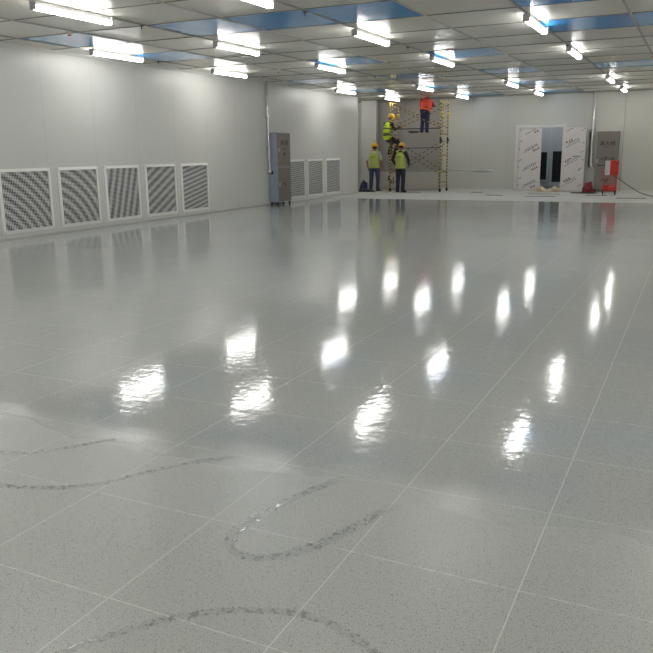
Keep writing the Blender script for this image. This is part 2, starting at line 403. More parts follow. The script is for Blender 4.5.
# ------------------------------------------------------------------ ceiling lights
def make_light():
    t = thing('batten_light', '-', 'ceiling light', group='lit batten lights under the ceiling bars')
    L = .68
    MB().prism([(-.026, -.02), (.026, -.02), (.03, -.062), (-.03, -.062)], 1, -L + .01, L - .01).build('housing', M['house'], t)
    pr = [(-.03, -.062), (-.043, -.075), (-.046, -.092), (-.038, -.11), (-.02, -.12), (.02, -.12), (.038, -.11), (.046, -.092), (.043, -.075), (.03, -.062)]
    MB().prism(pr, 1, -L + .015, L - .015, 0, True).build('diffuser', M['led'], t)
    for s in (-1, 1):
        a, b_ = sorted((s * L, s * (L - .016)))
        MB().box((-.05, a, -.125), (.05, b_, -.02), bev=.004).build('end_cap', M['cap'], t)
    return t
light0 = None
rows = ['directly beside the left wall', 'second from the left wall', 'third from the left wall', 'fourth from the left wall']
xs = [-9.77, -7.38, -4.875, -2.31, .23, 2.78, 5.33]
ys = [-3.4, .3, 4.1, 7.9, 11.8, 15.55, 21.9, 25.75]
names = {3: 'nearest of the light row', 4: 'second of the light row', 5: 'third of the light row', 6: 'fourth of the light row', 7: 'farthest of the light row'}
for i, x in enumerate(xs):
    for j, y in enumerate(ys):
        yy = y + (-.3 if i == 0 and j > 3 else 0)
        if i < 4 and j >= 3:
            lab = 'lit white batten light, ' + names[j] + ' ' + rows[i]
        elif i >= 4: lab = 'lit white batten light beyond the right edge of the picture'
        else: lab = 'lit white batten light overhead or behind the camera'
        if light0 is None: light0 = make_light(); light0.location = (x, yy, H); light0['label'] = lab
        else: dup(light0, (x, yy, H), lab)

dup(light0, (-12.0, 25.6, H), 'added fill light hidden in the recess beyond the left wall')  # made-up batten, added out of view to brighten the dark recess
# blue filmed ceiling panels
cols = {7: 'beside the left wall', 5: 'second light row from the left wall', 4: 'between second and third light rows', 3: 'right of the third light row', 1: 'right of the fourth light row', 0: 'one bay right of the fourth light row', -1: 'two bays right of the fourth light row'}
cells = [(7, 0), (7, 2), (7, 7), (7, 10), (5, 0), (4, 0), (3, 0), (1, 0), (1, 2), (0, 2), (-1, 2), (5, 4), (3, 4), (3, 7), (1, 7), (0, 7), (5, 7), (5, 10), (3, 10), (5, 13), (3, 13), (3, -2)]
rn = {-2: 'overhead near the camera', 0: 'in the nearest blue band', 2: 'in the second blue band', 4: 'in the third blue band', 7: 'in the fourth blue band', 10: 'in the fifth blue band', 13: 'against the far wall'}
fp = None
for c, r_ in cells:
    x1 = .225 - 1.275 * c; x0 = x1 - 1.275; y0 = CY0 + CYP * r_
    depth = min(CYP, FY - .06 - y0)
    if fp is None or depth < CYP - .01:
        m_ = MB().box((.022, .01, -.006), (1.253, depth - .01, 0), bev=.002)
        o = m_.build('film_covered_panel', M['film'])
        if fp is None: fp = o
    else: o = fp.copy(); COL.objects.link(o)
    o.location = (x0, y0, H)
    lab = 'blue film panel ' + rn[r_] + ', ' + cols[c]
    tag(o, lab, 'ceiling panel', 'blue filmed panels in the ceiling grid')

# smoke detectors
def detector(loc, label, src=[None]):
    if src[0]: return dup(src[0], loc, label)
    t = thing('smoke_detector', label, 'smoke detector', loc, group='round detectors on the ceiling')
    MB().tube([(0, 0, 0), (0, 0, -.02), (0, 0, -.035), (0, 0, -.05)], [.055, .055, .042, .025], 20).build('base', M['white'], t)
    MB().tube([(0, 0, -.05), (0, 0, -.056), (0, 0, -.066)], [.024, .026, .012], 14).build('red_lamp', M['red'], t)
    src[0] = t
detector((-8.81, 9.32, H), 'small white and red detector on the blue panel nearest the left wall')
detector((-8.84, 15.84, H), 'small white and red detector beyond the second left wall light')
detector((-1.04, 17.21, H), 'small white and red detector at the right edge of the picture')
# wire clips at bar crossings
hk = None
for x, y, lab in ((-7.425, 9.3, 'above the left end of the wide blue band'), (-9.975, 12.95, 'beside the second left wall light'), (-4.875, 9.5, 'under the nearest wide blue band'),
                  (-4.875, 13.5, 'beyond the second light of the third row'), (-7.425, 18.2, 'before the fourth blue band on second row'), (-4.875, 14.8, 'at the third light of the third row'), (-2.325, 14.75, 'at the third light of the fourth row')):
    lab = 'small dark hanger clip ' + lab
    if hk is None:
        hk = tag(MB().tube([(0, 0, -.02), (0, 0, -.06)], .006, 8).tube([(-.03, 0, -.026), (.03, 0, -.03)], .008, 8).ball((0, 0, -.062), .011, 0, 8, 6).build('hanger_clip', M['dark']), lab, 'hanger clip', 'dark clips under the ceiling bars')
        hk.location = (x, y, H)
    else:
        o = hk.copy(); COL.objects.link(o); o.location = (x, y, H); o['label'] = lab

# ------------------------------------------------------------------ return air grilles on the left wall
def grille(y0, y1, z0, z1, label, gm, grp):
    yc = (y0 + y1) / 2; W = (y1 - y0); Hh = z1 - z0
    t = thing('air_grille', label, 'wall vent', (XL, yc, z0), group=grp)
    fw, dp = .055, .028
    f = MB()
    a = W / 2
    # mitred frame with a raised lip
    def strip(p0, p1, q1, q0):
        vs = []
        for (y, z), d0 in ((p0, 0), (p1, 0), (q1, 0), (q0, 0)): vs.append((.001, y, z))
        for (y, z) in (p0, p1): vs.append((dp * .55, y, z))
        for (y, z) in (q1, q0): vs.append((dp, y, z))
        f.add(vs, [(0, 1, 2, 3), (4, 5, 6, 7), (0, 1, 5, 4), (1, 2, 6, 5), (2, 3, 7, 6), (3, 0, 4, 7)])
    o_ = [(-a, 0), (a, 0), (a, Hh), (-a, Hh)]; i_ = [(-a + fw, fw), (a - fw, fw), (a - fw, Hh - fw), (-a + fw, Hh - fw)]
    for k in range(4): strip(o_[k], o_[(k + 1) % 4], i_[(k + 1) % 4], i_[k])
    f.build('frame', M['frame'], t)
    g = MB(); n = int((Hh - 2 * fw) / .0225); p = (Hh - 2 * fw) / n
    for k in range(n):
        z = fw + k * p
        g.add([(.003, -a + fw, z + p * 1.02), (.003, a - fw, z + p * 1.02), (.0075, a - fw, z + .001), (.0075, -a + fw, z + .001), (.002, -a + fw, z), (.002, a - fw, z)],
              [(0, 1, 2, 3), (3, 2, 5, 4)])
    g.build('louvre_panel', gm, t)
    s_ = MB()
    for y in (-a + .028, a - .028):
        for z in (.03, Hh - .03): s_.tube([(dp * .6, y, z), (dp * .6 + .008, y, z)], .007, 8)
    s_.build('screws', M['dark'], t)
    return t
G1 = 'row of five air grilles in the left wall'
GM = [grille_mat('grille_weave_1', -1.5, -1.2, 44, True), grille_mat('grille_weave_2', -.95, -.55, 38, True), grille_mat('grille_weave_3', 1., -.30, 34, False),
      grille_mat('grille_weave_4', -.55, .95, 36, False), grille_mat('grille_weave_5', -.22, 1., 62, False), grille_mat('grille_weave_6', .1, .95, 120, False)]
grille(9.27, 10.44, .09, 1.19, 'white framed air grille cut by the left edge of the picture', GM[0], G1)
grille(10.62, 11.68, .09, 1.19, 'white framed air grille with arched dark bands, second from the left', GM[1], G1)
grille(11.86, 12.92, .09, 1.19, 'white framed air grille with steep dark bands, middle of the five', GM[2], G1)
grille(13.1, 14.18, .09, 1.19, 'white framed air grille with slanting bands, fourth of the five', GM[3], G1)
grille(14.36, 15.46, .09, 1.19, 'white framed air grille at the right end of the five', GM[4], G1)
G2 = 'row of three air grilles beyond the steel cabinet'
grille(19.28, 20.5, .09, 1.2, 'far air grille partly hidden by the steel cabinet', GM[5], G2)
grille(20.66, 21.74, .09, 1.2, 'far air grille in the middle of the three', GM[5], G2)
grille(21.92, 23.05, .09, 1.2, 'far air grille at the right end beside the wall corner', GM[5], G2)
grille(7.98, 9.1, .09, 1.19, 'air grille just left of the picture edge, seen only in the floor', GM[0], G1)

# ------------------------------------------------------------------ steel hydrant cabinets
def cabinet(name, label, W, D, Hh, loc, rz, mats, two_doors, lines, side_mat):
    """front faces local -Y; lines: (text, z, size, shear)"""
    t = thing(name, label, 'cabinet', (loc[0] + (.022 if rz else 0), loc[1] - (0 if rz else .022), 0), rz)
    MB().box((-W / 2, -D, .07), (W / 2, 0, Hh), bev=.004).build('body', side_mat, t)
    ft = MB()
    for sx in (-1, 1):
        for y in (-D + .03, -.03): ft.box((sx * (W / 2 - .03) - .02, y - .02, 0), (sx * (W / 2 - .03) + .02, y + .02, .075))
    ft.build('feet', M['dark'], t)
    parts = []
    spans = [(.09, Hh * .52), (Hh * .53, Hh - .02)] if two_doors else [(.09, Hh - .02)]
    for z0, z1 in spans:
        dr = MB().box((-W / 2 + .012, -D - .018, z0), (W / 2 - .012, -D - .001, z1), bev=.004).build('door', mats, t)
        MB().box((-W / 2 + .04, -D - .034, (z0 + z1) / 2 - .06), (-W / 2 + .06, -D - .018, (z0 + z1) / 2 + .06), bev=.003).build('handle', M['white'], dr)
        parts.append((z0, z1, dr))
    for i, (txt, z, size, sh) in enumerate(lines):
        dr = [p[2] for p in parts if p[0] < z < p[1]][0]
        o = bpy.data.objects.new('lettering', text_mesh(txt, size, sh, .0008, size * .012)); COL.objects.link(o)
        o.data.materials.clear(); o.data.materials.append(M['ink']); o.parent = dr
        o.rotation_euler = (R(90), 0, 0); o.location = (0, -D - .0195, z)
    return t, parts
c1, _ = cabinet('steel_cabinet', 'tall grey steel cabinet on short feet against the left wall between grilles', .72, .26, 1.94, (XL, 18.74, 0), R(90), M['steel'], True,
                [('消火栓', 1.66, .15, 0), ('火警119', 1.5, .05, .2), ('●', 1.35, .12, 0), ('———', 1.25, .05, 0), ('◆', .55, .1, 0)], M['steel_side'])
c2, c2p = cabinet('hydrant_cabinet', 'brushed steel hydrant cabinet standing behind the red box at the far wall', .68, .2, 1.95, (-2.77, FY, 0), 0, M['steel'], False,
                [('消火栓', 1.56, .17, 0), ('———', 1.44, .1, 0), ('火警119', 1.08, .13, .3), ('———', .98, .1, 0)], M['steel'])
for p_ in [c2p[0][2]]:
    MB().box((-.3, -.232, .86), (.06, -.22, .885), bev=.002).build('latch_bar', M['dark'], p_)

# conduits
t = thing('conduit', 'silver conduit dropping down the left wall to the steel cabinet', 'pipe', (XL + .05, 18.33, 0))
MB().tube([(0, -.03, H), (0, -.03, 2.5), (0, -.01, 2.0), (0, .0, 1.4), (.0, .01, .96), (.01, .05, .88), (.03, .1, .86)], .03, 12).build('pipe', M['chrome'], t)
MB().ball((0, .0, .9), .06, 0, 14, 10).tube([(0, 0, .9), (.02, .06, .88)], [.055, .04], 12).build('elbow', M['chrome'], t)
MB().box((.015, .02, .83), (.1, .034, .92), bev=.004).build('junction_nut', M['black'], t)
MB().box((-.05, -.065, 2.3), (-.02, .005, 2.34)).box((-.05, -.05, 1.5), (-.02, .02, 1.54)).build('clamp', M['tbar'], t)
t = thing('conduit', 'silver conduit dropping beside the hydrant cabinet at the far wall', 'pipe', (-3.27, FY - .06, 0))
MB().tube([(0, 0, H), (0, 0, 2.2), (-.01, 0, 1.5), (0, 0, .9), (.01, -.02, .83), (.05, -.02, .8), (.2, -.02, .79)], .032, 12).build('pipe', M['chrome'], t)
MB().tube([(-.075, .01, 1.95), (-.075, .01, .86), (-.05, 0, .8)], .018, 10).build('thin_pipe', M['dark'], t)
MB().box((-.11, .0, 2.0), (.06, .05, 2.04)).box((-.11, .0, 1.2), (.06, .05, 1.24)).build('clamp', M['tbar'], t)

# ------------------------------------------------------------------ double door with printed film and the room behind it
fr = MB()
for a, b_, z0, z1 in ((D0 - .1, D0, 0, DH + .09), (D1, D1 + .09, 0, DH + .09), (D0, D1, DH, DH + .09)):
    fr.box((a, FY - .035, z0), (b_, FY + .17, z1), bev=.004)
door = struct(fr.build('door_2', M['trim']))
rng = random.Random(4)
def glyphs(mb, u, z, ang, n, size, dens=4):
    """a slanting row of small printed characters as thin strokes"""
    ca, sa = math.cos(ang), math.sin(ang)
    for k in range(n):
        cu, cz = u + ca * k * size * 1.15, z + sa * k * size * 1.15
        for _ in range(dens):
            if rng.random() < .5: w_, h_ = size * rng.uniform(.5, .9), size * .16
            else: w_, h_ = size * .16, size * rng.uniform(.5, .95)
            ou, oz = rng.uniform(-.25, .25) * size, rng.uniform(-.3, .3) * size
            q = []
            for du, dz in ((-w_ / 2, -h_ / 2), (w_ / 2, -h_ / 2), (w_ / 2, h_ / 2), (-w_ / 2, h_ / 2)):
                a_, b_ = du + ou, dz + oz
                q.append((cu + ca * a_ - sa * b_, 0, cz + sa * a_ + ca * b_))
            mb.add(q, [(0, 1, 2, 3)])
def leaf(parent, W, rows_, name, loc, rz, red, blue, dk):
    l = MB().box((0, -.02, .012), (W, .02, DH - .01), bev=.003).build(name, M['coat'], parent, loc); l.rotation_euler = (0, 0, rz)
    for nm, lst, mt, n, size, dens in (('blue_lettering', blue, M['inkblue'], 6, .056, 5), ('red_lettering', red, M['inkred'], 3, .075, 8), ('dark_lettering', dk, M['inkdark'], 2, .05, 6)):
        g = MB()
        for (u, z, *nn) in lst: glyphs(g, u, z, R(28), nn[0] if nn else n, size, dens)
        g.build(nm, mt, l, (0, -.0212, 0))
    return l
L1r = [(.55, 1.98, 2), (.53, 1.36, 3), (.5, .73, 3), (.5, .14, 2)]
L1b = [(.25, 1.93, 6), (.22, 1.33, 8), (.2, .7, 8), (.2, .12, 8), (.27, 1.4, 7), (.24, .78, 7), (.24, .2, 7), (.05, 1.66, 2), (.05, 1.03, 2), (.05, .42, 2)]
L1d = [(.05, 2.03, 1), (.04, 1.43, 1), (.03, .82, 1), (.03, .2, 1)]
lf = leaf(door, .77, 0, 'left_leaf', (D0 + .005, FY + .02, 0), 0, L1r, L1b, L1d)
R1r = [(.16, 1.62, 3), (.14, 1.0, 3), (.14, .35, 3)]
R1b = [(.12, 1.98, 4), (.14, 1.46, 8), (.22, 1.58, 6), (.12, .84, 8), (.2, .96, 6), (.1, .2, 8), (.18, .32, 6), (.62, 2.0, 3), (.62, 1.3, 2), (.62, .75, 2), (.62, .2, 2)]
R1d = [(.7, 1.6, 1), (.7, 1.05, 1), (.6, .72, 1)]
rl = leaf(door, .76, 0, 'right_leaf', (D1 - .02, FY - .075, 0), R(-7), R1r, R1b, R1d)
MB().box((.36, -.045, 1.16), (.62, -.02, 1.18), bev=.003).build('door_bolt', M['dark'], rl)
# room behind
B0, B1, BB = -7.0, -2.8, 29.9
struct(MB().box((B0, BB, 0), (B1, BB + .12, 2.9)).build('wall_back_room', M['bluewall']))
struct(MB().box((B0 - .1, FY + .15, 0), (B0, BB + .12, 2.9)).build('wall_back_room_left', M['bluewall']))
struct(MB().box((B1, FY + .15, 0), (B1 + .1, BB + .12, 2.9)).build('wall_back_room_right', M['bluewall']))
struct(MB().box((B0 - .1, FY + .15, 2.9), (B1 + .1, BB + .12, 3.0)).build('ceiling_back_room', M['bluewall']))
for k, x in enumerate((-5.9, -5.1, -4.3, -3.5)):
    struct(MB().box((x - .01, BB - .006, 0), (x + .01, BB, 2.9)).build('trim_%d' % (40 + k), M['winframe']))
for i, (a, b_) in enumerate(((-6.1, -5.32), (-5.18, -4.92), (-4.78, -4.0))):
    pass
def window(n, a, b_, z0, z1):
    wf = MB(); q = .05
    wf.box((a - q, BB - .05, z0 - q), (a, BB, z1 + q)).box((b_, BB - .05, z0 - q), (b_ + q, BB, z1 + q)).box((a, BB - .05, z1), (b_, BB, z1 + q)).box((a, BB - .05, z0 - q), (b_, BB, z0))
    o = struct(wf.build('window_%d' % n, M['winframe']))
    MB().box((a, BB - .02, z0), (b_, BB - .008, z1)).build('window_pane', M['glass'], o)
window(1, -5.52, -5.2, .28, 1.3); window(2, -5.0, -4.45, .2, 1.33)
struct(MB().box((B0, BB - .05, .03), (B1, BB - .002, .14)).build('baseboard_back_room', M['winframe']))
o = dup(light0, (-5.2, 28.6, 2.92), 'added fill light for the small room behind the double door', rz=R(90))  # made-up fixture, added to light the dim back room

# crumpled sacking in the doorway
def heap(name, mt, loc, size, label, cat, seed, dips=()):
    bm = bmesh.new(); bmesh.ops.create_icosphere(bm, subdivisions=4, radius=1)
    for v in bm.verts:
        p = v.co.copy(); n = noise.noise(p * 2.2 + V((seed, 0, 0))) * .35 + noise.noise(p * 5 + V((0, seed, 0))) * .2 + noise.noise(p * 11) * .08
        q = p * (1 + n)
        x, y, z = q.x * size[0], q.y * size[1], max(q.z, -.05) * size[2]
        for dx, dw, dd in dips: z *= 1 - dd * math.exp(-((x - dx) / dw) ** 2)
        v.co = (x, y, max(z, 0))
    me = bpy.data.meshes.new(name); bm.to_mesh(me); bm.free()
    me.materials.append(mt)
    for p in me.polygons: p.use_smooth = True
    o = bpy.data.objects.new(name, me); COL.objects.link(o); o.location = loc
    return tag(o, label, cat)
heap('sacking_heap', M['sack'], (-4.6, 26.65, 0), (.42, .2, .22), 'crumpled beige sacking on the floor of the double doorway', 'sack', 3.1, ((.02, .16, .75),))
heap('red_bag', M['redbag'], (-3.24, 26.5, 0), (.17, .14, .32), 'dark red bag slumped below the conduit beside the printed door leaf', 'bag', 7.7)
heap('debris_pile', M['debris'], (-3.3, 26.02, 0), (.42, .18, .035), 'flat dark debris on the floor in front of the red bag', 'debris', 1.3)
heap('navy_bag', M['navybag'], (-10.98, 25.85, 0), (.15, .16, .33), 'navy cloth bag on the floor left of the jeans worker', 'bag', 5.2)
heap('black_tool_bag', M['black'], (-10.68, 25.4, 0), (.3, .13, .1), 'low black tool bag at the feet of the jeans worker', 'bag', 9.4)

# flat strips on the pale far floor
for x0, x1, y, dy, lab in ((-4.95, -3.95, 25.25, .1, 'long dark flat strip on the floor before the double door'), (-4.78, -3.86, 23.95, .12, 'dark flat strip nearest the camera before the double door'),
                       (-6.05, -5.5, 24.15, .1, 'short dark flat strip left of the double door'), (-6.95, -6.55, 25.7, .09, 'small dark offcut below the tip of the silver channel'),
                       (-2.1, -1.3, 23.6, .1, 'dark flat strip on the floor under the black cord'), (-9.1, -8.5, 25.0, .1, 'dark flat strip on the floor right of the navy trousers worker'),
                       (-3.1, -2.5, 24.9, .1, 'dark flat strip left of the red box cart')):
    o = MB().box((-(x1 - x0) / 2, -dy / 2, 0), ((x1 - x0) / 2, dy / 2, .012), bev=.003).build('floor_strip', M['board'])
    o.location = ((x0 + x1) / 2, y, 0); o.rotation_euler = (0, 0, R(rng.uniform(-3, 3))); tag(o, lab, 'strip', 'dark strips lying on the far floor')

# ------------------------------------------------------------------ wet mop trails
def trail(pts, width, label):
    P = [V((x, y, 0)) for x, y in pts]; out = []
    for i in range(len(P) - 1):
        p0, p1, p2, p3 = P[max(i - 1, 0)], P[i], P[i + 1], P[min(i + 2, len(P) - 1)]
        for k in range(10):
            t_ = k / 10
            out.append(.5 * ((2 * p1) + (p2 - p0) * t_ + (2 * p0 - 5 * p1 + 4 * p2 - p3) * t_ ** 2 + (-p0 + 3 * p1 - 3 * p2 + p3) * t_ ** 3))
    out.append(P[-1]); n = len(out); vs = []; uvs = []; K = 4
    for i, p in enumerate(out):
        d_ = (out[min(i + 1, n - 1)] - out[max(i - 1, 0)]).normalized(); s_ = V((-d_.y, d_.x, 0))
        w_ = width * (1 + .35 * noise.noise(p * 6))
        for k in range(K + 1): vs.append(p + s_ * w_ * (k / K - .5) + V((0, 0, .0012))); uvs.append((i / (n - 1), k / K))
    fs = [(i * (K + 1) + k, (i + 1) * (K + 1) + k, (i + 1) * (K + 1) + k + 1, i * (K + 1) + k + 1) for i in range(n - 1) for k in range(K)]
    me = bpy.data.meshes.new('wet_trail'); me.from_pydata([tuple(v) for v in vs], [], fs); me.materials.append(M['wet'])
    ul = me.uv_layers.new(name='UVMap')
    for lp in me.loops: ul.data[lp.index].uv = uvs[lp.vertex_index]
    o = bpy.data.objects.new('wet_trail', me); COL.objects.link(o)
    return tag(o, label, 'wet trail', 'wet mop trails drying on the near floor')
trail([(-3.1, 2.2), (-2.75, 2.14), (-2.47, 2.2), (-2.26, 2.34), (-2.15, 2.52), (-2.01, 2.72), (-1.85, 2.85)], .055, 'wet trail with glints sweeping up from the left edge of the floor')
trail([(-1.3, 2.86), (-1.41, 2.58), (-1.46, 2.38), (-1.47, 2.18), (-1.38, 2.09), (-1.26, 2.12), (-1.15, 2.26), (-1.08, 2.45), (-1.0, 2.7)], .07, 'hook shaped wet trail with a blue white glint in the middle')
trail([(-1.6, 1.3), (-1.5, 1.48), (-1.37, 1.66), (-1.2, 1.79), (-.98, 1.86), (-.76, 1.8), (-.62, 1.7)], .045, 'faint arched wet trail near the bottom of the picture')
trail([(-3.3, 2.5), (-3.02, 2.42), (-2.84, 2.47), (-2.7, 2.6), (-2.55, 2.8)], .055, 'short bright wet trail at the far left above the long one')

# ------------------------------------------------------------------ mobile scaffold
SX0, SX1, SY0, SY1 = -9.87, -8.03, 25.6, 26.4
sca = thing('mobile_scaffold', 'yellow and black banded mobile scaffold tower on castors at the far wall', 'scaffold', (SX0, SY0, 0))
W_, D_ = SX1 - SX0, SY1 - SY0
def banded(mb, a, b_, r, band=.055, seg=8, brace=False):
    a, b_ = V(a), V(b_); n = max(2, int((b_ - a).length / band)); 
    mb.tube([a.lerp(b_, k / n) for k in range(n + 1)], r, seg, mfun=(lambda i: int(i % 3 > 0)) if brace else (lambda i: i % 2))
    return mb
YB = [M['yellow'], M['bblack']]
for i, x in enumerate((0, W_)):
    for lvl, (z0, z1) in enumerate(((.13, 1.74), (1.76, 3.03))):
        fr_ = bpy.data.objects.new('end_frame', None)
        m = MB()
        for y in (0, D_): banded(m, (x, y, z0), (x, y, z1), .021)
        e = m
        rungs = (.34, .68, 1.26, z1 - .02) if lvl == 0 else (1.95, 2.5, z1)
        for z in rungs: banded(e, (x, 0, z), (x, D_, z), .017, .07)
        banded(e, (x, .2, rungs[1] if lvl == 0 else rungs[0]), (x, .2, z1 - .02), .013, .07)
        e.build('end_frame', YB, sca)
    for y in (0, D_):
        MB().tube([(x, y, 1.66), (x, y, 1.84)], .034, 10).ball((x + .03, y, 1.75), .035, 0, 8, 6).build('coupling', M['bblack'], sca)
        MB().tube([(x, y, 2.58), (x, y, 2.68)], .03, 10).ball((x + .03, y - .02, 2.63), .038, 0, 8, 6).ball((x - .02, y, 2.56), .03, 0, 8, 6).build('clamp', M['yellow'], sca)
        cs = MB().tube([(x, y, .11), (x, y, .16)], .018, 8).box((x - .03, y - .012, .06), (x + .03, y + .012, .12)).build('castor', M['dark'], sca)
        MB().tube([(x - .018, y + .03, .065), (x + .018, y + .03, .065)], .064, 18).build('wheel', M['black'], cs)
for y in (-.025, D_ + .025):
    for z0, z1 in ((.62, 1.7), (2.18, 2.95)):
        banded(MB(), (0, y, z0), (W_, y, z1), .011, brace=True).build('cross_brace', YB, sca)
        banded(MB(), (0, y - .02, z1), (W_, y - .02, z0), .011, brace=True).build('cross_brace', YB, sca)
MB().tube([(0, .04, 1.5), (W_, .04, 1.5)], .013, 8).build('tie_bar', M['dark'], sca)
MB().tube([(0, .04, 2.15), (W_, .04, 2.15)], .018, 8).build('tie_bar', M['dark'], sca)
MB().box((-.03, .1, 1.975), (W_ + .03, D_ - .1, 2.005), bev=.004).box((-.03, .08, 1.955), (W_ + .03, .1, 2.01)).box((-.03, D_ - .1, 1.955), (W_ + .03, D_ - .08, 2.01)).build('platform', M['panelgrey'], sca)
tag(MB().box((-.14, -.06, 0), (.14, .06, .07), bev=.02).tube([(-.2, 0, .06), (.22, .02, .05)], .02, 8).build('power_tool', M['dark']), 'small dark power tool lying on the scaffold platform', 'tool').location = (-9.1, 25.85, 2.006)

# long silver channel resting across the scaffold
ch = MB(); n = 30; L0, L1 = 0., 3.6
vs = []; 
for i in range(n + 1):
    u = i / n; x = L0 + (L1 - L0) * u; wd = .05 + (.05 * math.exp(-((u - .9) / .07) ** 2)) ; wd *= (1 - max(0, u - .95) * 12) if u > .95 else 1
    z = .02 - .03 * u * u; k = .02 + .03 * math.exp(-((u - .9) / .08) ** 2)
    for dy, dz in ((-wd, k), (-wd * .6, -.4 * k), (0, -k), (wd * .6, -.4 * k), (wd, k), (wd * .6, .1 * k), (0, -.3 * k), (-wd * .6, .1 * k)): vs.append((x, dy, z + dz))
fs = [(i * 8 + k, i * 8 + (k + 1) % 8, (i + 1) * 8 + (k + 1) % 8, (i + 1) * 8 + k) for i in range(n) for k in range(8)] + [tuple(range(8)), tuple(range(n * 8, n * 8 + 8))[::-1]]
ch.add(vs, fs, 0, True); o = ch.build('metal_channel', M['channel']); o.location = (-9.92, 26.0, .715)
tag(o, 'long silver metal channel lying across the scaffold and sticking out right', 'metal channel')

# ------------------------------------------------------------------ red distribution box on a wheeled stand, with cord
t = thing('distribution_box_cart', 'red and white electric box on a red wheeled stand before the hydrant cabinet', 'electric box', (-2.46, 25.2, 0), R(8))
MB().box((-.02, -.14, .6), (.22, .14, 1.05), bev=.01).build('red_box', M['red'], t)
MB().box((-.16, -.13, .61), (-.022, .13, 1.04), bev=.008).build('white_box', M['white'], t)
MB().box((.15, -.15, .93), (.19, -.14, .96)).box((.14, -.15, .67), (.18, -.14, .7)).build('lock', M['dark'], t)
MB().tube([(.0, 0, 1.05), (.0, 0, 1.1), (.08, 0, 1.1), (.08, 0, 1.05)], .008, 8).build('lifting_eye', M['dark'], t)
st = MB()
for x in (-.2, .18):
    for y in (-.14, .14): st.tube([(x, y, .1), (x if x > 0 else -.13, y, .62)], .014, 8)
for z in (.14, .3): 
    for y in (-.14, .14): st.tube([(-.2, y, z), (.18, y, z)], .012, 8)
    for x in (-.2, .18): st.tube([(x, -.14, z), (x, .14, z)], .012, 8)
st.tube([(-.2, -.14, .62), (-.24, -.14, .8)], .012, 8).tube([(0, -.14, .3), (0, -.14, .62)], .012, 8)
st.build('stand', M['red'], t)
MB().box((-.19, -.12, .16), (-.02, .12, .3), bev=.006).box((.0, -.12, .16), (.17, .12, .26), bev=.006).build('tray', M['red'], t)
MB().tube([(-.26, -.14, .42), (-.22, -.15, .5), (-.15, -.15, .46), (-.14, -.15, .38), (-.1, -.15, .52), (-.06, -.15, .44)], .012, 8).build('coiled_lead', M['dark'], t)
for x in (-.19, .17):
    for y in (-.14, .14):
        w_ = MB().tube([(x - .012, y, .05), (x + .012, y, .05)], .05, 16).build('wheel', M['black'], t)
        MB().box((x - .016, y - .012, .05), (x + .016, y + .012, .12)).build('fork', M['dark'], w_)
cd = [(-2.36, 25.05, .62), (-2.25, 24.95, .55), (-2.0, 24.85, .38), (-1.75, 24.75, .22), (-1.5, 24.6, .1), (-1.25, 24.5, .03), (-1.0, 24.4, .012), (-.5, 24.2, .012), (.2, 24.1, .012)]
tag(MB().tube(cd, .011, 8).build('extension_cord', M['black']), 'black power cord running from the red box to the right edge', 'cord')

# ------------------------------------------------------------------ people
def fabric(name, col, var=.12, rough=.85): return simple(name, col, rough, 0, .35, 40, var)
SKIN = simple('skin', (150, 108, 84), .55, 0, .05, 30, .05)
HAIR = simple('black_hair', (24, 22, 22), .7, 0, .3, 60)
EYE = simple('eye_white', (210, 208, 200), .3); LIP = simple('lip', (128, 72, 64), .5)
HELM = simple('yellow_helmet', (226, 172, 34), .35); HELR = simple('red_helmet', (196, 66, 50), .4)
BOOT = simple('dark_boot', (34, 34, 38), .7)
def remesh(mb, name, mats, voxel, parent, smooth=4):
    me = mb.mesh(name, mats); ob = bpy.data.objects.new(name, me); COL.objects.link(ob)
    r = ob.modifiers.new('r', 'REMESH'); r.mode = 'VOXEL'; r.voxel_size = voxel; r.use_smooth_shade = True
    s_ = ob.modifiers.new('s', 'SMOOTH'); s_.iterations = smooth; s_.factor = .5
    dg = bpy.context.evaluated_depsgraph_get(); dg.update()
    m2 = bpy.data.meshes.new_from_object(ob.evaluated_get(dg)); bpy.data.objects.remove(ob); bpy.data.meshes.remove(me)
    m2.name = name; m2.materials.clear()
    for m in mats: m2.materials.append(m)
    for p in m2.polygons: p.use_smooth = True
    o = bpy.data.objects.new(name, m2); COL.objects.link(o); o.parent = parent; return o
def join_mesh(o, mb, mats):
    """append extra geometry to o's mesh (same object)"""
    m2 = mb.mesh('x', mats); bm = bmesh.new(); bm.from_mesh(o.data); bm.from_mesh(m2); bm.to_mesh(o.data); bm.free()
    bpy.data.meshes.remove(m2)
    while len(o.data.materials) < len(mats): o.data.materials.append(mats[len(o.data.materials)])
